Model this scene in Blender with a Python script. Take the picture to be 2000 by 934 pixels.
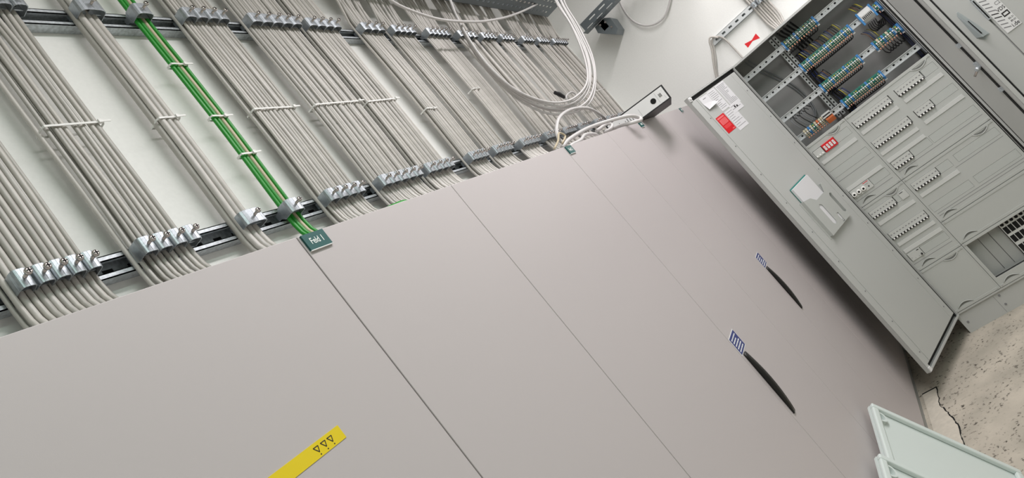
import bpy, bmesh, math, random
from mathutils import Vector, Matrix
random.seed(7)
S = bpy.context.scene
for o in list(bpy.data.objects): bpy.data.objects.remove(o)

# ------------------------------------------------------------------ camera
cam = bpy.data.objects.new('camera', bpy.data.cameras.new('camera'))
S.collection.objects.link(cam); S.camera = cam
R = ((0.41777499, -0.65341252, -0.63128135), (-0.20489327, 0.60916558, -0.76611752), (0.88514564, 0.44941004, 0.12061432))
CAM = Vector((0.02126, -0.72115, 1.68668)); FPX, CX, CY = 1336.16, 970.31, 428.03
M = Matrix.Identity(4)
for i in range(3):
    M[i][0] = R[0][i]; M[i][1] = -R[1][i]; M[i][2] = -R[2][i]; M[i][3] = CAM[i]
cam.matrix_world = M
cam.data.sensor_fit = 'HORIZONTAL'; cam.data.sensor_width = 36
cam.data.lens = FPX*36/2000; cam.data.shift_x = (1000-CX)/2000; cam.data.shift_y = -(467-CY)/2000
cam.data.clip_start = 0.02

# ------------------------------------------------------------------ light
wd = bpy.data.worlds.new('world'); S.world = wd; wd.use_nodes = True
wd.node_tree.nodes['Background'].inputs[0].default_value = (0.9, 0.95, 1, 1)
wd.node_tree.nodes['Background'].inputs[1].default_value = 0.05
def area(name, loc, sx, sy, power, col=(1, 1, 1), rot=(0, 0, 0)):
    l = bpy.data.lights.new(name, 'AREA'); l.shape = 'RECTANGLE'; l.size = sx; l.size_y = sy; l.energy = power; l.color = col
    o = bpy.data.objects.new(name, l); o.location = loc; o.rotation_euler = rot; S.collection.objects.link(o)
area('ceiling_tube_lamp', (2.55, -1.15, 3.32), 3.9, 0.25, 64, (1.0, 0.952, 0.972))
area('ceiling_tube_lamp_near', (0.2, -2.0, 3.32), 2.4, 0.3, 20, (0.78, 1.0, 0.90))
S.view_settings.view_transform = 'Standard'; S.view_settings.look = 'None'
S.view_settings.gamma = 1; S.view_settings.use_curve_mapping = False; S.view_settings.exposure = 0.46

# ------------------------------------------------------------------ helpers
def lin(c): return tuple((x/12.92 if x <= .04045 else ((x+.055)/1.055)**2.4) for x in [v/255 for v in c])
MATS = {}
def mat(name, rgb, rough=.5, metal=0., bump=0., scale=60., var=0., spec=.5):
    if name in MATS: return MATS[name]
    m = bpy.data.materials.new(name); m.use_nodes = True; nt = m.node_tree
    b = nt.nodes['Principled BSDF']; c = (*lin(rgb), 1)
    b.inputs['Base Color'].default_value = c; b.inputs['Roughness'].default_value = rough; b.inputs['Metallic'].default_value = metal
    b.inputs['Specular IOR Level'].default_value = spec
    if bump or var:
        tc = nt.nodes.new('ShaderNodeTexCoord'); n = nt.nodes.new('ShaderNodeTexNoise'); n.inputs['Scale'].default_value = scale
        n.inputs['Detail'].default_value = 4; nt.links.new(tc.outputs['Object'], n.inputs['Vector'])
        if bump:
            bp = nt.nodes.new('ShaderNodeBump'); bp.inputs['Strength'].default_value = bump; bp.inputs['Distance'].default_value = .002
            nt.links.new(n.outputs[0], bp.inputs['Height']); nt.links.new(bp.outputs[0], b.inputs['Normal'])
        if var:
            r = nt.nodes.new('ShaderNodeValToRGB'); e = r.color_ramp.elements
            e[0].position = .35; e[1].position = .65
            e[0].color = tuple(x*(1-var) for x in c[:3])+(1,); e[1].color = tuple(min(1, x*(1+var)) for x in c[:3])+(1,)
            nt.links.new(n.outputs[0], r.inputs[0]); nt.links.new(r.outputs[0], b.inputs['Base Color'])
    MATS[name] = m; return m
CAB = mat('cabinet_grey_powder', (188, 181, 181), .42, bump=.03, scale=900)
CAB2 = mat('open_cabinet_grey_powder', (188, 190, 187), .42)
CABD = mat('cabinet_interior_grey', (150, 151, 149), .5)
PLATE = mat('cover_plate_grey', (186, 189, 185), .45)
BLANK = mat('blank_strip_grey', (186, 190, 186), .42)
LSTRIP = mat('label_strip_white', (207, 209, 206), .35)
WHITE = mat('white_plastic', (226, 227, 226), .35)
LID = mat('white_lid', (206, 215, 211), .4)
WALLM = mat('white_wall_paint', (234, 235, 231), .8, bump=.15, scale=120, var=.015)
CEIL = mat('ceiling_white', (215, 215, 212), .9)
GALV = mat('galvanised_steel', (188, 194, 198), .42, .45, bump=.12, scale=150, var=.18)
ZINC = mat('zinc_plated_clamp', (172, 178, 183), .36, .75, bump=.1, scale=160, var=.08)
SCREW = mat('bright_screw', (196, 190, 186), .25, 1.)
STEELD = mat('dark_tray_steel', (122, 130, 134), .45, .7)
RAILM = mat('bright_rail_steel', (206, 210, 210), .4, .35)
BLACK = mat('black_rubber_and_gap_shade', (20, 20, 20), .6)
SLIT = mat('grip_recess_grey', (112, 114, 110), .8)
HOLE = mat('dark_hole', (12, 12, 12), .9)
DARK = mat('dark_grey_plastic', (34, 34, 36), .45)
HANDLE = mat('black_handle_plastic', (22, 21, 20), .38)
CG = [mat('cable_sheath_%d' % i, c, .42, bump=.04, scale=30, var=.05) for i, c in enumerate([(190, 186, 179), (180, 177, 171), (197, 193, 187), (171, 168, 161)])]
CW = mat('white_cable_sheath', (203, 201, 199), .4)
CGREEN = mat('green_cable_sheath', (30, 140, 38), .42)
CBEIGE = mat('beige_cable_sheath', (190, 178, 150), .45)
TIE = mat('white_nylon', (226, 226, 222), .4)
TEAL = mat('teal_label', (18, 84, 82), .4)
WTXT = mat('white_print', (235, 238, 236), .5)
KTXT = mat('dark_print', (40, 38, 38), .6)
GTXT = mat('grey_print', (130, 130, 132), .6)
BLUESTK = mat('blue_sticker', (44, 54, 120), .4)
YEL = mat('yellow_tape', (226, 200, 20), .45)
RED = mat('red_sticker', (214, 32, 40), .4)
REDL = mat('light_red_print', (238, 120, 122), .5)
PAPER = mat('white_paper', (222, 222, 224), .7)
TEALP = mat('teal_folder', (40, 130, 120), .4)
TB_BEIGE = mat('terminal_beige', (196, 190, 165), .45)
TB_GREEN = mat('terminal_green', (22, 112, 96), .4)
TB_BLUE = mat('terminal_blue', (66, 132, 190), .4)
TB_YEL = mat('terminal_yellow', (220, 196, 50), .4)
TB_OR = mat('terminal_orange', (206, 112, 66), .4)
COPPER = mat('ferrule_pale_copper', (236, 178, 150), .4, .2)
WBLK = mat('black_wire', (24, 23, 23), .45)
WBRN = mat('brown_wire', (96, 62, 40), .45)
WBLU = mat('dark_blue_wire', (30, 44, 96), .45)
WYG = mat('yellow_green_wire', (170, 160, 50), .45)
WGRY = mat('grey_wire', (120, 124, 126), .45)
MCBW = mat('breaker_body', (198, 200, 196), .4)
TOGW = mat('breaker_toggle_white', (244, 244, 240), .35)

class MB:
    def __init__(s, fr=None): s.v = []; s.f = []; s.m = []; s.sm = []; s.mats = []; s.fr = fr
    def P(s, a, b, c): return tuple(s.fr(a, b, c)) if s.fr else (a, b, c)
    def mi(s, m):
        if m not in s.mats: s.mats.append(m)
        return s.mats.index(m)
    def add(s, vs, fs, m, smooth=False):
        o = len(s.v); s.v += [s.P(*v) for v in vs]; k = s.mi(m)
        for f in fs: s.f.append([i+o for i in f]); s.m.append(k); s.sm.append(smooth)
        return s
    def box(s, a0, a1, b0, b1, c0, c1, m):
        vs = [(a, b, c) for a in (a0, a1) for b in (b0, b1) for c in (c0, c1)]
        return s.add(vs, [(0, 1, 3, 2), (4, 6, 7, 5), (0, 4, 5, 1), (2, 3, 7, 6), (0, 2, 6, 4), (1, 5, 7, 3)], m)
    def prism(s, poly, c0, c1, m, ax='abc', smooth=False):   # poly in the first two axes of ax, extruded on the third
        def w(p, c):
            d = {ax[0]: p[0], ax[1]: p[1], ax[2]: c}; return (d['a'], d['b'], d['c'])
        n = len(poly); vs = [w(p, c0) for p in poly]+[w(p, c1) for p in poly]
        s.add(vs, [tuple(range(n-1, -1, -1)), tuple(range(n, 2*n))], m)
        o = len(s.v)-2*n; k = s.mi(m)
        for i in range(n):
            j = (i+1) % n; s.f.append([o+i, o+j, o+n+j, o+n+i]); s.m.append(k); s.sm.append(smooth)
        return s
    def tube(s, pts, r, m, n=8, caps=True, flat=1.):
        pts = [Vector(s.P(*p)) for p in pts]; N = len(pts); rings = []; up = None
        for i, p in enumerate(pts):
            t = (pts[min(i+1, N-1)]-pts[max(i-1, 0)]).normalized()
            if up is None: up = t.orthogonal().normalized()
            up = (up-t*up.dot(t)); up = up.normalized() if up.length > 1e-6 else t.orthogonal().normalized()
            w = t.cross(up); rr = r[i] if isinstance(r, (list, tuple)) else r
            rings.append([p+up*rr*math.cos(2*math.pi*k/n)+w*rr*flat*math.sin(2*math.pi*k/n) for k in range(n)])
        o = len(s.v); k_ = s.mi(m)
        for q in rings: s.v += [tuple(x) for x in q]
        for i in range(N-1):
            for k in range(n):
                s.f.append([o+i*n+k, o+i*n+(k+1) % n, o+(i+1)*n+(k+1) % n, o+(i+1)*n+k]); s.m.append(k_); s.sm.append(True)
        if caps:
            s.f.append([o+k for k in range(n-1, -1, -1)]); s.m.append(k_); s.sm.append(False)
            s.f.append([o+(N-1)*n+k for k in range(n)]); s.m.append(k_); s.sm.append(False)
        return s
    def cyl(s, p0, p1, r, m, n=16, r1=None): return s.tube([p0, p1], [r, r if r1 is None else r1], m, n)
    def holes(s, rect, hs, c0, c1, m):   # flat plate (a,b) with rectangular openings
        A = sorted({rect[0], rect[1], *[h[0] for h in hs], *[h[1] for h in hs]}); B = sorted({rect[2], rect[3], *[h[2] for h in hs], *[h[3] for h in hs]})
        for i in range(len(A)-1):
            run = None
            for j in range(len(B)-1):
                x, y = (A[i]+A[i+1])/2, (B[j]+B[j+1])/2
                solid = not any(h[0] < x < h[1] and h[2] < y < h[3] for h in hs)
                if solid: run = (run[0], B[j+1]) if run else (B[j], B[j+1])
                if (not solid or j == len(B)-2) and run: s.box(A[i], A[i+1], run[0], run[1], c0, c1, m); run = None
        return s
    def text(s, t, size, a, b, c, m, align='LEFT', rot=0., squeeze=1.):
        cu = bpy.data.curves.new('t', 'FONT'); cu.body = t; cu.size = size; cu.align_x = align; cu.extrude = .0002; cu.offset = .00015*size/.0165; cu.resolution_u = 3
        ob = bpy.data.objects.new('t', cu); S.collection.objects.link(ob)
        me = bpy.data.meshes.new_from_object(ob.evaluated_get(bpy.context.evaluated_depsgraph_get()))
        cr, sr = math.cos(rot), math.sin(rot)
        s.add([(a+(v.co.x*cr*squeeze-v.co.y*sr), b+(v.co.x*sr*squeeze+v.co.y*cr), c+v.co.z) for v in me.vertices], [tuple(p.vertices) for p in me.polygons], m)
        bpy.data.objects.remove(ob); bpy.data.meshes.remove(me); return s
    def build(s, name, parent=None, org=None, bevel=0.):
        base = org if org is not None else (parent.get('_o') if parent and parent.get('_o') else (0, 0, 0))
        base = tuple(base); me = bpy.data.meshes.new(name)
        me.from_pydata([(v[0]-base[0], v[1]-base[1], v[2]-base[2]) for v in s.v], [], s.f)
        for m in s.mats: me.materials.append(m)
        me.polygons.foreach_set('material_index', s.m); me.polygons.foreach_set('use_smooth', s.sm)
        bm = bmesh.new(); bm.from_mesh(me); bmesh.ops.recalc_face_normals(bm, faces=bm.faces); bm.to_mesh(me); bm.free(); me.update()
        o = bpy.data.objects.new(name, me); S.collection.objects.link(o)
        if parent: o.parent = parent
        else: o.location = base
        ORG[o.name] = base; o['_o'] = base
        if bevel:
            b = o.modifiers.new('bevel', 'BEVEL'); b.width = bevel; b.segments = 2; b.limit_method = 'ANGLE'; b.angle_limit = .9
        return o
ORG = {}
def tag(o, label, cat, group=None, kind=None):
    o['label'] = label; o['category'] = cat
    if group: o['group'] = group
    if kind: o['kind'] = kind
    return o
def thing(name, label, cat, loc, group=None):
    o = bpy.data.objects.new(name, None); S.collection.objects.link(o); o.location = loc; o.empty_display_size = .05; o['_o'] = tuple(loc)
    return tag(o, label, cat, group)
def struct(name, mb): o = mb.build(name); o['kind'] = 'structure'; return o
def copy_tree(o, loc):
    r = o.copy(); S.collection.objects.link(r); r.location = loc
    for ch in list(o.children):
        c = ch.copy(); S.collection.objects.link(c); c.parent = r
        for g in list(ch.children):
            d = g.copy(); S.collection.objects.link(d); d.parent = c
    return r
ORD = 'first second third fourth fifth sixth seventh eighth ninth tenth eleventh twelfth thirteenth fourteenth fifteenth sixteenth seventeenth eighteenth nineteenth twentieth'.split()
def smooth(pts, n=4):   # Catmull-Rom
    P = [Vector(p) for p in pts]; P = [2*P[0]-P[1]]+P+[2*P[-1]-P[-2]]; out = []
    for i in range(1, len(P)-2):
        for k in range(n):
            t = k/n; a, b, c, d = P[i-1], P[i], P[i+1], P[i+2]
            out.append(tuple(.5*((2*b)+(c-a)*t+(2*a-5*b+4*c-d)*t*t+(3*b-a-3*c+d)*t**3)))
    out.append(tuple(P[-2])); return out
# frames: row fronts (a = x, b = z, c = out of the doors), open cabinet front (a = along, b = z, c = out)
XO, YH, XW, YW = 4.341, -.357, 4.60, .337
def FR(a, b, c): return (a, -c, b)
def FO(a, b, c): return (XO-c, YH-a, b)
def FE(a, b, c): return (XW-c, a, b)           # end wall: a = y
LD = (-.89414, .44779); LN = (-.44779, -.89414)
def FL(a, b, c): return (XO-.006+LD[0]*a+LN[0]*c, YH+.004+LD[1]*a+LN[1]*c, b)
RD = (-.91355, -.40674); RN = (-.40674, .91355)
def FRR(a, b, c): return (XO-.006+RD[0]*a+RN[0]*c, -1.152+RD[1]*a+RN[1]*c, b)

# ------------------------------------------------------------------ room shell
def floor_mat():
    m = bpy.data.materials.new('dusty_concrete'); m.use_nodes = True; nt = m.node_tree; N = nt.nodes.new; L = nt.links.new
    b = nt.nodes['Principled BSDF']; b.inputs['Roughness'].default_value = .9
    tc = N('ShaderNodeTexCoord')
    n1 = N('ShaderNodeTexNoise'); n1.inputs['Scale'].default_value = 5; n1.inputs['Detail'].default_value = 8; L(tc.outputs['Object'], n1.inputs[0])
    r1 = N('ShaderNodeValToRGB'); r1.color_ramp.elements[0].color = (*lin((166, 160, 147)), 1); r1.color_ramp.elements[1].color = (*lin((196, 188, 173)), 1)
    r1.color_ramp.elements[0].position = .3; r1.color_ramp.elements[1].position = .65; L(n1.outputs[0], r1.inputs[0])
    n2 = N('ShaderNodeTexNoise'); n2.inputs['Scale'].default_value = 46; n2.inputs['Detail'].default_value = 5; n2.inputs['Roughness'].default_value = .6; L(tc.outputs['Object'], n2.inputs[0])
    r2 = N('ShaderNodeValToRGB'); r2.color_ramp.elements[0].position = .56; r2.color_ramp.elements[1].position = .64
    r2.color_ramp.elements[0].color = (0, 0, 0, 1); r2.color_ramp.elements[1].color = (1, 1, 1, 1); L(n2.outputs[0], r2.inputs[0])
    n3 = N('ShaderNodeTexNoise'); n3.inputs['Scale'].default_value = 6; n3.inputs['Detail'].default_value = 2; L(tc.outputs['Object'], n3.inputs[0])
    r3 = N('ShaderNodeValToRGB'); r3.color_ramp.elements[0].position = .36; r3.color_ramp.elements[1].position = .56; L(n3.outputs[0], r3.inputs[0])
    mu = N('ShaderNodeMath'); mu.operation = 'MULTIPLY'; L(r2.outputs[0], mu.inputs[0]); L(r3.outputs[0], mu.inputs[1])
    mx = N('ShaderNodeMix'); mx.data_type = 'RGBA'; L(mu.outputs[0], mx.inputs[0]); L(r1.outputs[0], mx.inputs[6]); mx.inputs[7].default_value = (*lin((84, 78, 70)), 1)
    L(mx.outputs[2], b.inputs['Base Color'])
    bp = N('ShaderNodeBump'); bp.inputs['Strength'].default_value = .5; bp.inputs['Distance'].default_value = .004; L(n2.outputs[0], bp.inputs['Height']); L(bp.outputs[0], b.inputs['Normal'])
    return m
struct('floor', MB().box(-2.5, 6, -3.2, YW, -.05, 0, floor_mat()))
struct('wall_back', MB().box(-2.5, 6, YW, YW+.1, 0, 3.4, WALLM))
struct('wall_end', MB().box(XW, XW+.1, -3.2, YW, 0, 3.4, WALLM))
struct('wall_left', MB().box(-2.6, -2.5, -3.2, YW, 0, 3.4, WALLM))
struct('wall_front', MB().box(-2.5, 6, -3.3, -3.2, 0, 3.4, mat('far_wall_grey', (185, 185, 183), .8)))
struct('ceiling', MB().box(-2.5, 6, -3.2, YW, 3.4, 3.5, CEIL))
SM = mat('smooth_screed', (205, 198, 184), .8, bump=.1, scale=40, var=.05)
crack = [(3.949, -.082), (3.763, -.071), (3.66, -.09), (3.591, -.104), (3.484, -.118), (3.363, -.112), (3.2, -.10), (2.9, -.14), (2.5, -.10)]
struct('trim_1', MB().prism([(3.95, -.005)]+crack+[(2.5, -.005)], 0, .002, SM))
ck = MB()
for i in range(len(crack)-1):
    a, b = Vector(crack[i]), Vector(crack[i+1])
    for k in range(6):
        p = a.lerp(b, k/6); q = a.lerp(b, (k+1)/6); j = lambda: random.uniform(-.004, .004)
        if k == 0: s0 = (p.x, p.y)
        s1 = (q.x+j(), q.y+j()) if k < 5 else (q.x, q.y)
        w = random.uniform(.0015, .004)
        ck.prism([(s0[0], s0[1]-w), (s1[0], s1[1]-w), (s1[0], s1[1]+w), (s0[0], s0[1]+w)], .0005, .0026, HOLE); s0 = s1
ck.box(3.945, 3.955, -.085, -.004, .0005, .003, HOLE)
struct('trim_2', ck)

# ------------------------------------------------------------------ row of closed cabinets
H = 2.0
def name_plate(door, x0, txt):
    p = MB(FR); p.box(x0, x0+.054, 1.968, 1.998, .0, .004, TEAL); p.box(x0, x0+.054, 1.9665, 1.968, 0, .004, WHITE)
    if txt: p.text(txt, .0165, x0+.027, 1.9775, .0042, WTXT, 'CENTER', squeeze=.82)
    o = p.build('name_plate', door); o['label'] = 'dark teal name plate'+(' reading '+txt if txt else '')
def pull_handle(door, x0, z0):
    h = MB(FR); n = 14; prof = []
    for i in range(n+1):
        t = i/n; prof.append((z0+.232*(1-t), .004+.012*math.sin(math.pi*min(1, max(0, t*.96+.03)))**.75))
    vs = []
    for z, o in prof:
        vs += [(x0, z, 0), (x0, z, o*.85), (x0+.005, z, o), (x0+.02, z, o), (x0+.025, z, o*.85), (x0+.025, z, 0)]
    fs = [tuple(range(5, -1, -1)), tuple(range(6*n, 6*n+6))]
    for i in range(n):
        for k in range(6): fs.append((6*i+k, 6*i+(k+1) % 6, 6*i+6+(k+1) % 6, 6*i+6+k))
    h.add(vs, fs, HANDLE, True)
    for k in range(0): h.box(x0+.006, x0+.019, z0+.07+k*.014, z0+.073+k*.014, .02, .0262, DARK)
    o = h.build('handle', door); o['label'] = 'black swing handle'
def blue_sticker(door, x0):
    p = MB(FR); p.box(x0, x0+.098, 1.131, 1.197, 0, .0006, WHITE); p.box(x0+.003, x0+.095, 1.134, 1.194, .0004, .001, BLUESTK)
    for r, w in enumerate((.062, .05, .05, .056, .06)):
        a = x0+.012
        while a < x0+.016+w:
            l = random.uniform(.006, .016); p.box(a, a+l, 1.184-r*.0105-.0022, 1.184-r*.0105+.0022, .0008, .0013, WTXT); a += l+.003
    o = p.build('sticker', door); o['label'] = 'blue sticker with white text lines'
def row_cabinet(x0, x1, seams, label, plate=None, handle=None, extra=None):
    t = thing('distribution_cabinet', label, 'cabinet', ((x0+x1)/2, 0, 0))
    b = MB(); b.box(x0+.0002, x1-.0002, .022, YW-.004, .10, 1.99, CAB); b.box(x0+.002, x1-.002, .03, YW-.004, 0, .10, CABD)
    b.build('body', t)
    MB().box(x0+.002, x1-.002, .016, .03, 0, .062, CABD).build('plinth', t)
    xs = [x0]+seams+[x1]
    for i in range(len(xs)-1):
        a, c = xs[i]+.0010, xs[i+1]-.0010
        d = MB(); d.box(a, c, 0, .02, .065, H, CAB); d.build('door', t, bevel=.0012)
        dd = bpy.data.objects[[k for k in ORG][-1]]
        if i == 0 and plate is not None: name_plate(dd, a+.004, plate)
        if handle and i == handle[0]:
            pull_handle(dd, a+.020, .897); blue_sticker(dd, a+.004)
        if extra and i == len(xs)-2: extra(dd)
    return t
def yellow_tape(d):
    p = MB(FR); p.box(.36, .6875, 1.7005, 1.7205, 0, .0008, YEL)
    for k, x in enumerate((.664, .651, .637)):
        x -= .0   # printed triangle outlines with a dot below each
        z = 1.7095
        for (a, b) in (((-.0045, .0055), (.0045, .0055)), ((.0045, .0055), (.0012, -.0025)), ((.0012, -.0025), (-.0045, .0055))):
            dx, dz = b[0]-a[0], b[1]-a[1]; l = math.hypot(dx, dz); nx, nz = -dz/l*.0006, dx/l*.0006
            p.prism([(x+a[0]+nx, z+a[1]+nz), (x+b[0]+nx, z+b[1]+nz), (x+b[0]-nx, z+b[1]-nz), (x+a[0]-nx, z+a[1]-nz)], .0007, .0011, KTXT)
        p.prism([(x+.0012+.001*math.cos(q*math.pi/4), z-.006+.001*math.sin(q*math.pi/4)) for q in range(8)], .0007, .0011, KTXT)
    o = p.build('tape', d); o['label'] = 'yellow tape with three small black triangles'
row_cabinet(-.40, .852, [], 'nearest grey cabinet of the row, with yellow tape on its door', extra=yellow_tape)
row_cabinet(.8525, 2.143, [1.3715], 'grey double-door cabinet with teal plate reading Feld 1', 'Feld 1')
row_cabinet(2.1435, 3.160, [2.66], 'grey cabinet with the nearer blue sticker and black handle', 'Feld 2', (0,))
row_cabinet(3.1605, 4.198, [3.68], 'grey cabinet in the row below the black binder, farther blue sticker', 'Feld 3', (0,))
row_cabinet(4.1985, XW-.003, [], 'last narrow grey cabinet of the row, behind the open door leaf', 'Feld 4')

# ------------------------------------------------------------------ wall rails, clamps, cables
ZU, ZL, YR = 2.812, 2.196, .310
def strut(z, x0, x1, label):
    b = MB(); h = .0225; t = .002; yb = YW-.0005
    b.box(x0, x1, yb-t, yb, z-h, z+h, GALV); b.box(x0, x1, YR, yb-t, z-h, z-h+t, GALV); b.box(x0, x1, YR, yb-t, z+h-t, z+h, GALV)
    for s in (1, -1):
        a, c = sorted((z+s*h, z+s*.0115)); b.box(x0, x1, YR, YR+t, a, c, GALV)
        a, c = sorted((z+s*.0115, z+s*.0135)); b.box(x0, x1, YR, YR+.008, a, c, GALV)
    x = x0+.03
    while x < x1: b.box(x, x+.02, yb-t-.0006, yb-t, z-.006, z+.006, HOLE); x += .05
    tag(b.build('support_rail', org=((x0+x1)/2, YR, z)), label, 'rail')
strut(ZU, -.5, 4.45, 'upper galvanised steel channel rail behind the grey cables')
strut(ZL, -.5, 4.3, 'lower galvanised steel channel rail just above the closed cabinets')

def make_clamp(w):
    z2 = .0
    t = MB(lambda a, b, c: (a, -c, b)); th = .0016; hw = w/2; z = .017
    prof = [(-hw, .012), (-hw, .034), (-hw*.93, .039), (-hw*.76, .0425), (-hw*.5, .0442), (0, .0448), (hw*.5, .0442), (hw*.76, .0425), (hw*.93, .039), (hw, .034), (hw, .012)]
    inn = [(p[0]*(1-th/hw), p[1]-(th if 0 < i < 10 and abs(p[0]) < hw*.99 else .0)) for i, p in enumerate(prof)]
    for i in range(10):
        q = [prof[i], prof[i+1], inn[i+1], inn[i]]
        t.prism(q, -z, z, ZINC, ax='acb')
    for s in (-1, 1):   # tapering feet hooked in the rail slot
        t.prism([(.012, -z), (.012, z), (.002, .0085), (-.008, .0085), (-.008, -.0085), (.002, -.0085)], s*hw-(th if s > 0 else 0), s*hw+(th if s < 0 else 0), ZINC, ax='cba')
    return t
def clamp_parts(root, w):
    org = root['_o']
    fr = lambda a, b, c: (org[0]+a, org[1]-c, org[2]+b)
    b = make_clamp(w); b.v = [(org[0]+v[0], org[1]+v[1], org[2]+v[2]) for v in b.v]; b.build('bracket', root, bevel=.0006)
    hw = w/2
    MB(fr).prism([(-hw+.003, .0232), (-hw+.003, .0216), (hw-.003, .0216), (hw-.003, .0232), (hw*.3, .0245), (-hw*.3, .0245)], -.011, .011, ZINC, ax='acb').build('pressure_pad', root)
    s = MB(fr); s.cyl((0, 0, .024), (0, 0, .058), .0032, SCREW, 10); s.tube([(0, 0, .057), (0, 0, .0595), (0, 0, .0625), (0, 0, .0638)], [.0058, .0064, .0056, .0038], SCREW, 16)
    s.box(-.004, .004, -.0009, .0009, .0618, .0642, HOLE); s.box(-.0009, .0009, -.004, .004, .0618, .0642, HOLE)
    s.build('screw', root)
def clamp(x, z, w, label, group, proto={}):
    loc = (x, YR, z); k = round(w, 3)
    if k not in proto:
        t = thing('cable_clamp', label, 'clamp', loc, group); clamp_parts(t, w); proto[k] = t
    else:
        t = copy_tree(proto[k], loc); tag(t, label, 'clamp', group)
    return t
# bundle: key, x span, clamps at upper rail, clamps at lower rail, description
BUN = [('A', .600, .742, 0, [.622, .651, .677, .703, .730], 'far left bundle'),
       ('B', .820, .935, [.84, .872, .905, .936], [.838, .869, .902, .935], 'second bundle from left'),
       ('C', 1.062, 1.125, [1.094], [1.098], 'thin bundle before the green one'),
       ('D', 1.208, 1.246, [1.228], [1.228], 'green bundle'),
       ('E', 1.346, 1.494, 4, 4, 'first bundle right of the green'),
       ('F', 1.578, 1.792, 5, 5, 'second bundle right of the green'),
       ('G', 1.826, 1.992, 4, 4, 'third bundle right of the green'),
       ('H', 2.124, 2.258, 3, 4, 'fourth bundle right of the green'),
       ('I', 2.322, 2.482, 4, 5, 'fifth bundle right of the green'),
       ('J', 2.584, 2.775, 5, 5, 'sixth bundle right of the green'),
       ('K', 2.862, 3.045, 4, 5, 'seventh bundle right of the green'),
       ('L', 3.105, 3.265, 4, 5, 'eighth bundle right of the green'),
       ('M', 3.33, 3.49, 4, 4, 'fifth bundle before the end wall'),
       ('N', 3.62, 3.78, 4, 4, 'fourth bundle before the end wall'),
       ('O', 3.855, 4.025, 4, 4, 'third bundle before the end wall'),
       ('P', 4.11, 4.36, 6, 5, 'bundle nearest the end wall')]
def tie(x0, x1, z, label, yb=.309, yf=.284):
    b = MB(); sl = random.uniform(-.006, .004); h = .0022
    def seg(p, q, d):
        b.add([(p[0], p[1], p[2]-h), (q[0], q[1], q[2]-h), (q[0], q[1], q[2]+h), (p[0], p[1], p[2]+h),
               (p[0]+d[0], p[1]+d[1], p[2]-h), (q[0]+d[0], q[1]+d[1], q[2]-h), (q[0]+d[0], q[1]+d[1], q[2]+h), (p[0]+d[0], p[1]+d[1], p[2]+h)],
              [(0, 1, 2, 3), (7, 6, 5, 4), (0, 4, 5, 1), (3, 2, 6, 7), (1, 5, 6, 2), (0, 3, 7, 4)], TIE)
    n = max(4, int((x1-x0)/.012)); L = [(x0+(x1-x0)*i/n, yf-.0008*abs(math.sin(i*1.7)), z+sl*i/n) for i in range(n+1)]
    L = [(x0-.002, yb, z), (x0-.002, yf+.004, z)]+L+[(x1+.002, yf+.004, z+sl), (x1+.002, yb, z+sl)]
    for i in range(len(L)-1): seg(L[i], L[i+1], (0, -.0014, 0) if 1 <= i < len(L)-2 else ((-.0012, 0, 0) if i == 0 else (.0012, 0, 0)))
    seg(L[-1], L[0], (0, .0012, 0))
    xe = x1-.012; b.box(xe, xe+.008, yf-.006, yf, z+sl-.004, z+sl+.004, TIE); b.box(xe+.008, xe+.026, yf-.0045, yf-.003, z+sl-.002, z+sl+.002, TIE)
    tag(b.build('cable_tie', org=((x0+x1)/2, yf, z)), label, 'cable tie', 'white cable ties')
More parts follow.
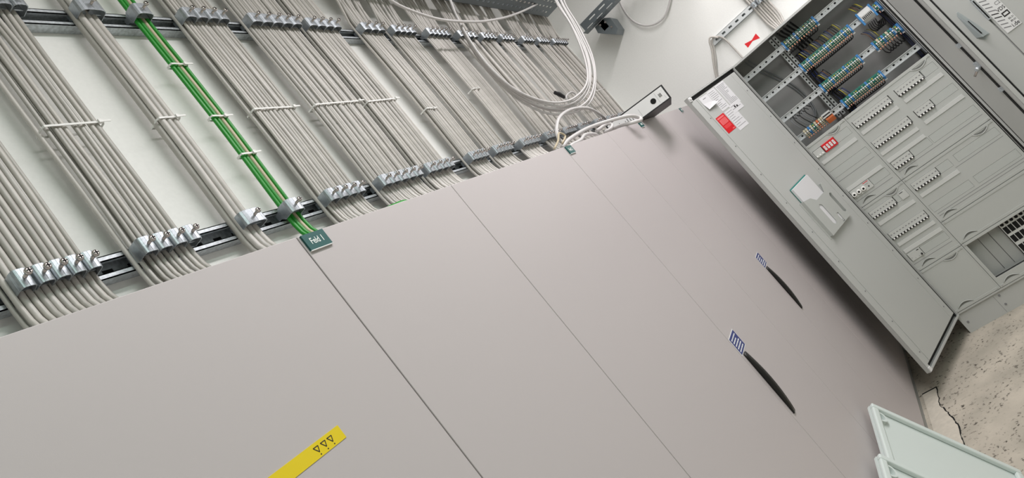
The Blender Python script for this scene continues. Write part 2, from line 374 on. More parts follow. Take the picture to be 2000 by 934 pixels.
for key, x0, x1, cu, cl, desc in BUN:
    far = x0 > 2.8
    pitch = .0122 if not far else .0172
    if key == 'C': xs = [1.073, 1.089, 1.105]; 
    elif key == 'D': xs = [1.212, 1.2225, 1.2330, 1.2435]
    else:
        n = round((x1-x0)/pitch); xs = [x0+(i+.5)*(x1-x0)/n for i in range(n)]
    r = {'C': .0074, 'D': .0050}.get(key, pitch/2-.0003)
    nf = len(xs); back = {'A': 3, 'B': 3, 'C': 1, 'E': 3, 'F': 3, 'G': 2, 'H': 2, 'I': 2}.get(key, 0)
    order = [(x, 0) for x in xs]+[(x0+.001+i*pitch, 1) for i in range(back)]
    order.sort()
    sway = random.uniform(-.003, .003); ends = random.uniform(-.01, .01)
    for i, (x, layer) in enumerate(order):
        yy = .2925 if not layer else .3035
        if key == 'C' and layer: x += .004
        rr = r*random.uniform(.62 if far else .70, 1.0 if far else 1.03) if key not in 'CD' else r
        yy += random.uniform(-.002, .002)*(2.8 if far else 1)
        w = lambda: random.uniform(-.0010, .0010)
        ph = random.uniform(-.0045, .0045)*(2.4 if far else 1)*(0 if key in 'CD' else 1)
        sp = (i-len(order)/2)*.0006
        pts = []
        if x0 < 2.0:
            pts += [(x+w(), yy, 3.32), (x+w(), yy, 3.1), (x, yy, 2.9)]
        else:   # bends off the wall into the tray overhead
            jx, jy = random.uniform(-.04, .04), random.uniform(-.01, .01)
            pts += [(x+jx*1.6, .262+jy, 3.3), (x+jx, .266+jy, 3.1), (x+jx*.4, .282, 2.95)]
        pts += [(x, yy, 2.86), (x, yy, 2.78), (x+sway*.5+ph+w(), yy-.002, 2.66), (x+sway+ph+w(), yy-.003, 2.5), (x+sway*.6+ph*.5+w(), yy-.002, 2.36), (x+ph*.25, yy, 2.25), (x, yy, 2.16)]
        fy = random.uniform(-.012, .012)
        pts += [(x+sp*.5, yy-.014, 2.11), (x+sp, yy-.055+fy*.5, 2.055), (x+sp, yy-.105+fy, 2.0), (x+sp, yy-.11+fy, 1.992)]
        m = CG[(i*7+ord(key)) % 4]
        nm = 'grey cable'
        if key == 'D':
            m = CBEIGE if i == 2 else CGREEN; nm = 'beige cable' if i == 2 else 'green cable'
        if key == 'J' or key == 'M': m = CG[2]
        o = MB().tube(smooth(pts, 2), rr, m, 8).build('cable', org=(x, yy, 2.5))
        tag(o, '%s on the wall, %s from left in the %s' % (nm, ORD[i] if i < 20 else 'last', desc), 'cable', 'cables of the '+desc)
    for rail, z, cs in (('upper', ZU, cu), ('lower', ZL, cl)):
        if cs == 0: continue
        if isinstance(cs, int):
            n = cs; cs = [x0+(k+.5)*(x1-x0)/n for k in range(n)]; wd = (x1-x0)/n
        else: wd = (cs[1]-cs[0]) if len(cs) > 1 else (.062 if key == 'C' else .046)
        if key == 'A': wd = .0262
        for k, x in enumerate(cs):
            pos = ORD[k]+' from left' if len(cs) > 1 else 'single clamp'
            clamp(x, z, wd-.0004, '%s-rail steel clamp, %s, over the %s' % (rail, pos, desc), 'cable clamps on the %s rail' % rail)
D_ = {b[0]: b for b in BUN}
for key, z in (('B', 2.492), ('C', 2.488), ('D', 2.648), ('D', 2.483), ('D', 2.365), ('E', 2.491), ('F', 2.488), ('G', 2.482), ('H', 2.43), ('J', 2.50)):
    d = D_[key]; lab = 'white cable tie around the '+d[5]
    if key == 'D': lab = {2.648: 'topmost', 2.483: 'middle', 2.365: 'lowest'}[z]+' white cable tie around the green bundle'
    x0_, x1_ = d[1]-.001, d[2]+.001
    if key in 'HJ': x1_ = d[1]+.05
    if key == 'C': tie(1.063, 1.116, z, lab, .315, .281)
    elif key == 'D': tie(1.2055, 1.2495, z, lab, .300, .2835)
    else: tie(x0_, x1_, z, lab, .3125, .2815)
o = MB().tube(smooth([(1.262, .15, 1.97), (1.31, .15, 2.043), (1.37, .15, 2.058), (1.43, .15, 2.047), (1.47, .17, 1.97)]), .0095, CGREEN).build('cable', org=(1.37, .15, 2.0))
tag(o, 'short green cable arching over the top edge of the Feld 1 cabinet', 'cable')

# ------------------------------------------------------------------ loose white cables
def ray(px, py):
    x, y = (px-CX)/FPX, (py-CY)/FPX
    return Vector([R[0][i]*x+R[1][i]*y+R[2][i] for i in range(3)])
def onp(px, py, P0, n):   # the point of the plane (P0, n) seen at a pixel of the photograph
    d = ray(px, py); n = Vector(n); t = (Vector(P0)-CAM).dot(n)/d.dot(n); return CAM+d*t
loop = [(1088, -40), (1092, 0), (1122, 50), (1146, 105), (1155, 150), (1146, 185), (1118, 208), (1072, 211), (1015, 188), (965, 145), (925, 95), (895, 40), (875, -10), (862, -50)]
pn = Vector((.28, .96, 0)).normalized()
lab5 = ['outermost', 'second outermost', 'middle', 'second innermost', 'innermost']
for k in range(5):
    pts = [onp(p[0]+(-(k-2)*4.2+random.uniform(-2, 2))*(1 if i < 7 else .5), p[1]-(k-2)*(5.2 if i > 4 else .8)+random.uniform(-1.5, 1.5), (3.1, .13-.012*k, 2.3), pn) for i, p in enumerate(loop)]
    o = MB().tube(smooth(pts, 4), .0052, CW).build('cable', org=pts[6])
    tag(o, lab5[k]+' white cable of the big loop hanging before the wall cables', 'cable', 'white cables of the big loop')
pts = [onp(px, py, (2.6, .17, 2.7), (0, 1, 0)) for px, py in [(735, -25), (770, 5), (815, 25), (860, 38), (905, 42), (950, 41), (1000, 30), (1045, 10), (1085, -15)]]
tag(MB().tube(smooth(pts), .006, CW).build('cable', org=pts[4]), 'single white cable sagging across the upper ends of the wall cables', 'cable')
pts = [onp(px, py, (4.57, 0, 0), (1, 0, 0)) for px, py in [(1200, -25), (1209, 0), (1221, 24), (1238, 42), (1260, 50), (1283, 45), (1300, 28), (1309, 0), (1313, -25)]]
tag(MB().tube(smooth(pts), .007, CW).build('cable', org=pts[4]), 'white cable hanging in a single loop against the bare end wall', 'cable')
def loose(pix, y, r, label, m=CW):
    pts = [onp(px, py, (0, yy, 0), (0, 1, 0)) for (px, py), yy in zip(pix, y)]
    tag(MB().tube(smooth(pts), r, m).build('cable', org=pts[len(pts)//2]), label, 'cable')
loose([(1098, 288), (1112, 272), (1145, 252), (1180, 239), (1225, 227), (1246, 229), (1252, 234), (1237, 239), (1210, 246), (1190, 256)], [.14, .12, .09, .05, -.03, -.045, -.05, -.03, .03, .10], .0085, 'thick white cable looping across the spine of the black binder')
loose([(1092, 275), (1087, 252), (1094, 228), (1118, 213), (1150, 212), (1175, 226), (1188, 240)], [.14, .13, .12, .12, .12, .13, .16], .0075, 'white cable arching above the lower rail left of the binder')
loose([(1108, 292), (1118, 282), (1134, 274), (1143, 263), (1162, 262), (1172, 268)], [.10, .09, .08, .08, .09, .12], .007, 'white cable curling low over the cabinet edge left of the binder')
loose([(1165, 256), (1185, 242), (1195, 244), (1192, 252), (1178, 258)], [.10, .07, .06, .07, .1], .0075, 'short white cable end curled at the lower end of the binder')
loose([(1098, 280), (1104, 266), (1092, 260), (1090, 275), (1083, 290)], [.13, .12, .12, .12, .11], .004, 'thin beige wire tangled below the lower rail clamps', CBEIGE)
loose([(1110, 200), (1106, 188), (1116, 180), (1126, 186), (1120, 196), (1108, 196)], [.21, .2, .2, .2, .21, .22], .005, 'small white cable coil in front of the wall cables')
p0, p1 = onp(1144, 184, (0, .2, 0), (0, 1, 0)), onp(1181, 172, (0, .2, 0), (0, 1, 0))
tag(MB().tube([p0, p1], .004, TIE, 6, flat=.4).build('cable_tie', org=p0), 'white cable tie with its long tail sticking out left of the binder', 'cable tie')
p0, p1, p2 = [onp(px, py, (0, .22, 0), (0, 1, 0)) for px, py in ((1084, 181), (1092, 184), (1102, 190))]
tag(MB().tube([p0, p1, p2], [.009, .012, .009], DARK, 8).build('cable_end', org=p1), 'short black cable end among the white wall cables', 'cable end')

# ------------------------------------------------------------------ trays and end wall fittings
t = thing('cable_tray', 'perforated steel cable tray overhead along the wall above the cables', 'cable tray', (3.3, .18, 3.0))
b = MB(); hs = []
x = 2.15
while x < 4.25:
    hs += [(x, x+.03, .125, .137), (x, x+.03, .165, .177), (x, x+.03, .205, .217)]; x += .06
b.holes((2.1, 4.3, .10, .245), hs, 3.0, 3.002, STEELD); b.build('tray_base', t)
for y in (.10, .2435): MB().box(2.1, 4.3, y, y+.0015, 3.0, 3.06, STEELD).build('side_rail', t)
t = thing('cable_tray', 'galvanised slotted cable tray with bracket sticking out from the end wall', 'cable tray', (4.4, 0, 2.75))
FT = lambda a, b, c: (4.42-c, a, b)
b = MB(FT); hs = [(-.6+k*.085, -.6+k*.085+.05, 2.786, 2.794) for k in range(9)]+[(-.56+k*.085, -.56+k*.085+.05, 2.818, 2.826) for k in range(8)]
b.holes((-.7, .15, 2.765, 2.845), hs, 0, .002, STEELD); b.build('side_web', t)
b = MB(); hs = [(4.34, 4.36, -.62+k*.085, -.59+k*.085) for k in range(9)]+[(4.38, 4.39, -.6+k*.085, -.58+k*.085) for k in range(9)]
b.holes((4.32, 4.42, -.7, .15), hs, 2.763, 2.765, STEELD); b.build('tray_base', t)
b = MB(FT); b.prism([(.09, 2.762), (.01, 2.762), (-.02, 2.735), (-.01, 2.65), (.02, 2.63), (.10, 2.72)], -.17, .0, STEELD); b.build('bracket', t)
for (a, z) in ((.055, 2.745), (.02, 2.735), (.01, 2.685)): MB(FT).cyl((a, z, 0), (a, z, .008), .007, SCREW, 6).build('bolt', t)

MB().box(4.42, XW, .02, .06, 2.70, 2.762, STEELD).build('wall_arm', t)
t = thing('support_rail', 'short perforated galvanised rail on the end wall above the open cabinet', 'rail', (XW, -.75, 2.19))
b = MB(FE); hs = [(-1.1+k*.05, -1.1+k*.05+.022, 2.186, 2.198) for k in range(15)]
b.holes((-1.15, -.352, 2.170, 2.212), hs, .024, .026, RAILM); b.box(-1.15, -.352, 2.21, 2.212, .001, .026, RAILM); b.box(-1.15, -.352, 2.170, 2.172, .001, .026, GALV); b.box(-1.15, -.352, 2.172, 2.21, .001, .003, GALV)
b.build('channel', t)
for k in range(7):
    y = -.655-k*.014
    pts = [(y-.0, 2.6, .032), (y, 2.25, .032), (y, 2.16, .032), (y, 2.06, .034), (y+.004*k-.01, 2.0, .05), (y+.004*k-.01, 1.97, .06)]
    tag(MB(FE).tube(smooth(pts), .006, CG[k % 4]).build('cable', org=FE(y, 2.2, .03)), 'grey cable, %s from left, entering the top of the open cabinet' % ORD[k], 'cable', 'cables above the open cabinet')
for k in range(3):
    fe = lambda a, b, c: (XW-.026-c, -.668-k*.033+a, 2.19+b)
    loc = (XW-.026, -.668-k*.033, 2.19)
    q = thing('cable_clamp', 'steel clamp on the end wall rail, %s from left' % ORD[k], 'clamp', loc, 'cable clamps on the end wall')
    bm = make_clamp(.031); bm.v = [(loc[0]+v[1], loc[1]-v[0], loc[2]+v[2]) for v in bm.v]; bm.build('bracket', q)
    MB(fe).cyl((0, 0, .038), (0, 0, .055), .003, SCREW, 8).build('screw', q)
pts = [(-.425, 1.985, .05), (-.424, 2.06, .034), (-.42, 2.16, .034), (-.40, 2.20, .04), (-.375, 2.21, .04), (-.352, 2.195, .035), (-.338, 2.16, .03), (-.30, 2.10, .03), (-.27, 2.06, .03), (-.24, 2.0, .03), (-.225, 1.9, .03)]
tag(MB(FE).tube(smooth(pts), .006, CG[1]).build('cable', org=FE(-.35, 2.2, .03)), 'grey cable bent round the left end of the end wall rail', 'cable')
pts = [(-.40, 2.19, .045), (-.37, 2.225, .05), (-.345, 2.205, .05), (-.325, 2.16, .045), (-.285, 2.10, .045), (-.255, 2.05, .045), (-.225, 1.98, .045), (-.21, 1.9, .045)]
tag(MB(FE).tube(smooth(pts), .006, CG[0]).build('cable', org=FE(-.3, 2.1, .04)), 'second grey cable hanging left of the end wall rail', 'cable')
# red bow shaped sticker
b = MB(FE); b.prism([(-.482, 2.058), (-.482, 2.026), (-.527, 2.038), (-.568, 2.022), (-.568, 2.060), (-.527, 2.046)], 0, .001, RED)
tag(b.build('bow_sticker', org=FE(-.525, 2.04, 0)), 'small red bow-shaped sticker on the wall above the open cabinet', 'sticker')
# screwdriver on the open cabinet's top
t = thing('screwdriver', 'small yellow and red screwdriver lying on top of the open cabinet', 'tool', (XO+.06, -1.0, 1.985))
MB().tube([(XO+.05, -.955, 1.992), (XO+.05, -.995, 1.994)], .004, RED, 8).build('shaft', t)
MB().tube([(XO+.05, -.99, 1.996), (XO+.05, -1.0, 1.996), (XO+.05, -1.05, 1.996), (XO+.05, -1.07, 1.994)], [.006, .011, .011, .006], YEL, 10).build('handle', t)

# ------------------------------------------------------------------ binder on the row
E0 = Vector((3.245, 0, 2.0035)); psi, tau = math.radians(14), math.radians(4.5)
bl = Vector((math.sin(psi)*math.cos(tau), -math.cos(psi)*math.cos(tau), -math.sin(tau))); bc = Vector((math.cos(psi), math.sin(psi), 0)); bt = bc.cross(bl)
if bt.z < 0: bt = -bt
FB = lambda a, b, c: tuple(E0+bl*a+bt*b+bc*c)     # a along the spine (outwards +), b thickness, c towards the page edge
t = thing('ring_binder', 'black ring binder with white spine lying on the cabinets, sticking out over the edge', 'binder', FB(-.1, 0, .1))
a0, a1, th = -.147, .173, .078
b = MB(FB); b.box(a0, a1, 0, .003, 0, .285, DARK); b.box(a0, a1, th-.003, th, 0, .285, DARK); b.box(a0, a1, .003, th-.003, 0, .003, DARK); b.build('cover', t, bevel=.001)
MB(FB).box(a0+.01, a1-.012, .004, th-.02, .03, .27, PAPER).build('pages', t)
b = MB(FB); b.box(a0+.008, a1-.008, .006, th-.006, -.0008, 0, WHITE)
n = 20; b.prism([(.098+.0135*math.cos(k*2*math.pi/n), th/2-.002+.0135*math.sin(k*2*math.pi/n)) for k in range(n)], -.002, -.0007, HOLE)
b.box(.1205, .1213, .012, th-.012, -.0013, -.0006, GTXT); b.box(.020, .0208, .012, .048, -.0013, -.0006, GTXT)
for k in range(3): b.box(.132+k*.005, .135+k*.005, .032, .050, -.0013, -.0006, KTXT)
b.box(.154, .1546, .012, .03, -.0013, -.0006, GTXT); b.box(.154, .1546, .05, .06, -.0013, -.0006, GTXT)
for k, l in enumerate((.03, .036, .03, .022)): b.box(-.06+k*.012, -.0575+k*.012, .01, .01+l, -.0013, -.0006, KTXT)
for k in range(4): b.box(-.096+(k % 2)*.008, -.093+(k % 2)*.008, .02+k*.008, .025+k*.008, -.0013, -.0006, KTXT)
b.build('spine_label', t)

# ------------------------------------------------------------------ open distribution cabinet
OC = thing('distribution_cabinet', 'open grey cabinet at the end wall full of breakers and terminals', 'cabinet', (XO+.12, -.757, 0))
U0, U1, ZB, ZT = -.010, .797, .123, 1.983
D = XW-XO-.004
b = MB(FO)
b.box(U0, U0+.004, ZB, ZT, -D, .0, CAB2); b.box(U1-.004, U1, ZB, ZT, -D, .0, CAB2)
b.box(U0, U1, ZT-.004, ZT, -D, 0, CAB2); b.box(U0, U1, ZB, ZB+.004, -D, 0, CAB2)
b.box(U0, U0+.012, ZB, ZT, -.012, .004, CAB2); b.box(U1-.030, U1-.018, ZB, ZT, -.012, .004, CAB2)
b.box(U0, U1, ZT-.012, ZT, -.012, .004, CAB2); b.box(U0, U1, ZB, ZB+.01, -.012, .004, CAB2); b.build('body', OC)
MB(FO).box(U0+.004, U1-.004, ZB, ZT, -D, -D+.003, CABD).build('back_panel', OC)
b = MB(FO); b.box(U1-.028, U1-.004, ZB+.01, ZT-.01, -.004, .0065, BLACK); b.build('gasket_or_gap_shade', OC)
b = MB(FO); b.box(U0+.013, U0+.0155, ZB+.01, ZT-.01, -.004, .0035, BLACK); b.box(U0-.006, U0-.001, ZB+.005, ZT-.005, -.01, .004, BLACK); b.build('gasket_or_gap_shade', OC)
b = MB(FO); b.box(U0+.002, U1-.002, 0, ZB-.002, -D, -.008, CAB2); b.box(.198, .1995, .004, ZB-.01, -.009, -.0075, GTXT)
for (u, z) in ((.225, .10), (.22, .045), (.02, .06)): b.cyl((u, z, -.008), (u, z, -.005), .006, GTXT, 10)
b.build('plinth', OC)
for uu in (U0+.006, U1-.012):
    for z in (.16, .72, 1.32, 1.93):
        h = MB(FO); h.box(uu-.006, uu+.006, z-.035, z+.035, .004, .010, CAB2); h.cyl((uu, z-.02, .008), (uu, z+.02, .008), .006, GALV, 10); h.build('hinge', OC)
# --- cover plates
COLS = {1: (.002, .256), 23: (.258, .762)}
ROWZ = (1.287, 1.137, .983, .829, .675, .520)
def crescent(b, u0, u1, z, up):
    n = 10; s = 1 if up else -1; o = [(u0+(u1-u0)*i/n, z+s*.021*math.sin(math.pi*i/n)**.8, .0062) for i in range(n+1)]
    b.tube(o, .0022, PLATE, 6)
    i_ = [(u0+.004+(u1-u0-.008)*i/n, z+s*.0175*math.sin(math.pi*i/n)**.8) for i in range(n+1)]
    lo = [(u0+.004+(u1-u0-.008)*i/n, z+s*.008*math.sin(math.pi*i/n)**.8) for i in range(n, -1, -1)]
    b.prism(i_+lo[1:-1], .0036, .0044, SLIT)
def plate(col, z0, z1, wins, blanks, strips, cres, screws=True, openings=()):
    u0, u1 = COLS[col]
    b = MB(FO); b.holes((u0, u1, z0, z1), list(wins)+list(openings), 0, .004, PLATE)
    for e0, e1 in ((z0+.001, z0+.015), (z1-.015, z1-.001)): b.box(u0+.001, u1-.001, e0, e1, .004, .0065, PLATE)
    b.box(u0, u0+.006, z0, z1, .004, .0055, PLATE); b.box(u1-.006, u1, z0, z1, .004, .0055, PLATE)
    for (a, c, up) in cres: crescent(b, a, c, z0+.015 if up else z1-.015, up)
    for (u, z) in ((u0+.012, z0+.008), (u1-.012, z0+.008), (u0+.012, z1-.008), (u1-.012, z1-.008)):
        b.cyl((u, z, .006), (u, z, .0085), .0055, PLATE, 12); b.box(u-.003, u+.003, z-.0006, z+.0006, .0083, .0088, GTXT)
    o = b.build('cover_plate', OC)
    if wins:
        w = MB(FO)
        for x in wins: w.box(x[0]-.002, x[1]+.002, x[2]-.002, x[3]+.002, -.012, -.0085, CABD)
        for x in blanks: w.box(x[0]+.0008, x[1]-.0008, x[2]+.0010, x[3]-.0010, -.004, .0034, BLANK)
        w.build('blanking_strip', o)
    for x in strips:
        MB(FO).box(x[0], x[1], x[2]-.0105, x[2]+.0105, .004, .0085, LSTRIP).build('label_strip', o)
    return o
W = lambda a, c, z: (a, c, z-.0235, z+.0235)
plate(1, .897, 1.356, [W(.014, .240, 1.287), W(.008, .240, 1.137), W(.014, .240, .983)], [W(.150, .240, 1.287), W(.008, .240, 1.137), W(.138, .240, .983)],
      [(.016, .234, 1.225), (.016, .234, 1.022)], [(.033, .111, True), (.137, .217, False)])
plate(1, .433, .895, [W(.017, .238, .829), W(.018, .238, .675), W(.018, .240, .520)], [W(.167, .238, .829), W(.094, .240, .520)],
      [(.020, .236, .767), (.021, .238, .615), (.021, .240, .5645)], [(.04, .118, True), (.144, .220, False)])
plate(1, .135, .431, [], [], [], [(.03, .115, True), (.14, .22, False)])
plate(23, .897, 1.356, [W(.269, .492, 1.287), W(.525, .750, 1.287), W(.272, .493, 1.137), W(.525, .748, 1.137), W(.272, .49, .983), W(.497, .748, .983)],
      [W(.677, .750, 1.287), W(.622, .748, 1.137), W(.384, .490, .983), W(.497, .748, .983)],
      [(.271, .489, 1.227), (.529, .744, 1.228), (.271, .489, 1.074), (.529, .744, 1.074), (.270, .488, 1.022)], [(.289, .365, True), (.649, .735, False)])
plate(23, .592, .895, [W(.274, .492, .829), W(.520, .748, .829), W(.269, .496, .679), W(.520, .748, .679)],
      [W(.421, .492, .829), W(.520, .748, .829), W(.269, .496, .679), W(.520, .748, .679)],
      [(.274, .491, .768)], [(.283, .36, True), (.65, .73, False)])
plate(23, .437, .590, [], [], [], [(.283, .36, True)])
plate(23, .135, .435, [], [], [], [(.285, .365, True)], openings=[(.274, .748, .192, .418)])
# thin embossed lines on the plates
b = MB(FO)
for (u0, u1, z) in ((.012, .238, 1.087), (.012, .236, .938), (.012, .238, .478), (.275, .748, .940), (.49, .748, .790), (.275, .748, .640), (.275, .748, .625)):
    b.box(u0, u1, z-.0012, z+.0012, .0036, .0043, GTXT)
b.build('embossed_line', OC)
# ribbed grey panel and black socket rows behind the lower right opening
b = MB(FO); b.box(.262, .758, .18, .43, -.06, -.055, PLATE)
u = .275
while u < .44: b.box(u, u+.0022, .192, .418, -.055, -.052, PLATE); u += .005
for u in (.334, .390): b.box(u, u+.0018, .195, .415, -.0545, -.0505, DARK)
b.build('ribbed_panel', OC)
b = MB(FO); b.box(.450, .757, .185, .425, -.055, -.030, LSTRIP); b.box(.448, .4505, .185, .425, -.055, -.028, HOLE); b.build('fuse_rail', OC)
b = MB(FO)
for r, (za, zb) in enumerate(((.345, .385), (.290, .330), (.225, .270))):
    for k in range(12):
        b.box(.455+k*.025, .476+k*.025, za, zb, -.031, -.0285, HOLE)
for k in range(12): b.cyl((.465+k*.025, .402, -.031), (.465+k*.025, .402, -.027), .009, HOLE, 10)
b.build('socket_face', OC)
# --- breakers (things)
def breaker_proto():
    t = thing('circuit_breaker', '', 'circuit breaker', FO(0, 0, 0))
    f = MB(FO); w = .00882
    f.box(-w, w, -.0225, .0225, -.0085, .010, MCBW); f.box(-w, w, -.0225, -.005, .010, .0115, MCBW); f.box(-.004, .004, .004, .009, .010, .0103, GTXT); f.build('body', t)
    f = MB(FO); f.box(-w, w, -.0236, -.0128, .0100, .0124, BLACK); f.build('toggle_slot', t)
    f = MB(FO); f.prism([(-.0226, .012), (-.0138, .012), (-.0146, .0188), (-.0208, .0196)], -.0040, .0040, TOGW, ax='bca'); f.build('toggle', t, bevel=.0008)
    return t
BP = breaker_proto(); first = [True]
def breakers(u0, n, z, where):
    for k in range(n):
        u = u0+.0089+k*.0178
        if first[0]: o = BP; o.location = FO(u, z, 0); first[0] = False
        else: o = copy_tree(BP, FO(u, z, 0))
        tag(o, 'white breaker, %s from left in the %s' % (ORD[k], where), 'circuit breaker', 'circuit breakers in the open cabinet')
breakers(.2725, 12, 1.287, 'top row of the middle column')
breakers(.529, 8, 1.287, 'top row of the right column')
breakers(.2745, 12, 1.137, 'second row of the middle column')
breakers(.529, 5, 1.137, 'second row of the right column')
breakers(.2745, 6, .983, 'third row of the middle column')
breakers(.2755, 8, .829, 'fourth row of the middle column')
breakers(.020, 8, .829, 'left column row of eight')
breakers(.021, 12, .675, 'left column row of twelve')
t = thing('circuit_breaker', 'white three-pole breaker left of the red surge arrester', 'circuit breaker', FO(.041, 1.285, 0))
MB(FO).box(.015, .067, 1.263, 1.308, -.0085, .010, MCBW).build('body', t, bevel=.001)
for k in range(3): MB(FO).prism([(1.267, .010), (1.276, .010), (1.275, .018), (1.2685, .018)], .019+k*.017, .027+k*.017, TOGW, ax='bca').build('toggle', t)
t = thing('surge_arrester', 'red surge arrester with four pale windows', 'surge arrester', FO(.110, 1.287, 0))
MB(FO).box(.072, .149, 1.262, 1.311, -.0085, .012, RED).build('body', t, bevel=.001)
for k in range(4):
    MB(FO).box(.077+k*.018, .089+k*.018, 1.272, 1.300, .012, .0155, WHITE).build('module', t)
    MB(FO).box(.0785+k*.018, .0875+k*.018, 1.288, 1.2895, .0155, .0158, RED).build('print', t)
t = thing('fuse_holder', 'white fuse block with three round screw caps and red print', 'fuse holder', FO(.077, .983, 0))
MB(FO).box(.017, .137, .957, 1.007, -.0085, .009, MCBW).build('body', t, bevel=.001)
for k in range(3):
    u = .030+k*.0285
    MB(FO).tube([(u, .981, .009), (u, .981, .022), (u, .981, .024)], [.0125, .0125, .011], TOGW, 18).build('fuse_cap', t)
    MB(FO).cyl((u, .981, .0235), (u, .981, .0246), .006, HOLE, 12).build('sight_hole', t)
b = MB(FO); b.box(.098, .130, 1.001, 1.0045, .009, .0095, RED); b.box(.104, .122, .990, .992, .009, .0095, GTXT); b.cyl((.116, .974, .009), (.116, .974, .0105), .004, DARK, 10); b.build('print', t)
t = thing('socket_cover', 'grey square module right of the eight breakers in left column', 'module', FO(.215, .829, 0))
MB(FO).box(.195, .237, .805, .850, -.0085, .009, MCBW).build('body', t, bevel=.001)
MB(FO).box(.200, .222, .843, .846, .009, .0098, DARK).build('print', t)
t = thing('relay_module', 'grey relay module with small black knob, lowest in left column', 'relay', FO(.055, .52, 0))
MB(FO).box(.021, .092, .497, .5445, -.0085, .009, MCBW).build('body', t, bevel=.001)
b = MB(FO); b.cyl((.083, .509, .009), (.083, .509, .020), .005, DARK, 10); b.build('knob', t)
b = MB(FO); b.box(.072, .085, .537, .541, .009, .0098, HOLE)
for (u, z) in ((.03, .515), (.045, .505), (.066, .505)): b.cyl((u, z, .009), (u, z, .0095), .0018, GTXT, 8)
b.build('print', t)
# --- interior of the upper section: mounting rails, terminals, wires
CD = -.10
RZ = (1.880, 1.718, 1.556, 1.411)
for i, z in enumerate(RZ):
    b = MB(FO); hs = []
    u = .022
    while u < .77: hs += [(u, u+.011, z-.005, z+.005), (u+.027, u+.030, z-.0015, z+.0015)]; u += .042
    b.holes((.003, .776, z-.0135, z+.0135), hs, CD-.002, CD, RAILM)
    for s in (-1, 1):
        a, c = sorted((z+s*.0135, z+s*.0175)); b.box(.003, .776, a, c, CD, CD+.0065, RAILM)
    b.box(.003, .776, z-.0125, z+.0125, CD-.0045, CD-.004, HOLE); b.build('mounting_rail', OC)
for u in (.236, .262):
    b = MB(FO); hs = [(u+.005, u+.013, 1.37+k*.025, 1.38+k*.025) for k in range(24)]
    b.holes((u, u+.018, 1.36, 1.968), hs, -.172, -.17, RAILM); b.box(u+.001, u+.017, 1.36, 1.968, -.176, -.175, HOLE); b.build('upright', OC)
for uu in (U0+.006, U1-.034):
    b = MB(FO); hs = [(-.14+0*k, -.125, 1.40+k*.03, 1.41+k*.03) for k in range(18)]
    fo = lambda a, bb, c, uu=uu: FO(uu+c, bb, a); b = MB(fo); b.holes((-.2, -.03, 1.36, 1.965), hs, 0, .002, GALV); b.build('side_profile', OC)
def terminal_proto(kind):
    tops, mids = {'n': (TB_BEIGE, TB_BEIGE), 'g': (TB_GREEN, TB_BEIGE), 'y': (TB_YEL, TB_GREEN), 'b': (TB_BLUE, TB_BLUE), 'w': (TB_BEIGE, TB_BEIGE), 'o': (TB_OR, TB_OR)}[kind]
    t = thing('terminal_block', '', 'terminal block', FO(0, 0, CD)); w = .0054
    fr = lambda a, b, c: FO(a, b, CD+c)
    b = MB(fr); prof = [(-.027, .006), (-.027, .013), (-.019, .014), (-.018, .021), (-.009, .022), (-.008, .029), (.010, .029), (.011, .022), (.019, .021), (.020, .014), (.026, .013), (.026, .006)]
    b.prism(prof, -w, w, tops if kind in 'bo' else (TB_BEIGE if kind == 'w' else TB_GREEN), ax='bca'); b.build('housing', t)
    b = MB(fr); q = w*.62
    b.box(-w*.8, w*.8, .002, .0088, .029, .0312, WTXT); b.box(-q, q, -.0065, -.001, .029, .0306, mids); b.box(-w*.98, w*.98, -.0005, .0012, .029, .0294, HOLE)
    b.box(-q, q, .0125, .018, .0215, .0245, tops); b.box(-q, q, -.017, -.0105, .0215, .0245, TB_BEIGE if kind != 'b' else TB_BLUE); b.build('lever', t)
    b = MB(fr); b.cyl((0, -.024, .0165), (0, -.036, .014), .0034, COPPER, 6); b.build('ferrule', t)
    return t
TPR = {}
def terminal(kind, u, z, label, grp):
    if kind not in TPR: TPR[kind] = o = terminal_proto(kind); o.location = FO(u, z, CD)
    else: o = copy_tree(TPR[kind], FO(u, z, CD))
    tag(o, label, 'terminal block', grp)
def wire(pts, r, m, label, grp):
    tag(MB(FO).tube(smooth(pts, 3), r, m, 5).build('wire', org=FO(*pts[0])), label, 'wire', grp)
def end_bracket(u, z, label):
    fr = lambda a, b, c: FO(u+a, z+b, CD+c)
    b = MB(fr); b.box(-.006, .006, -.029, .028, .0, .018, TB_BLUE); b.box(-.005, .005, -.018, .018, .018, .030, TB_BLUE); b.box(-.0062, -.003, -.012, .010, .030, .032, WHITE); b.box(-.006, .006, -.038, -.029, .004, .012, WHITE)
    tag(b.build('end_bracket', org=fr(0, 0, 0)), label, 'end bracket', 'blue end brackets of the terminal strips')
STR = [('top rail strip', .290, .478, RZ[0], 'yngnbngn', 12, 0), ('second rail long strip', .280, .576, RZ[1], 'ngnbnnyng', 24, 22), ('third rail long strip', .286, .510, RZ[2], 'nngnbny', 18, 7), ('lowest rail long strip', .312, .536, RZ[3], 'gngbgnyg', 18, 5)]
WM = [WBLK, WBRN, WBLU, WGRY, WYG, WBLK]
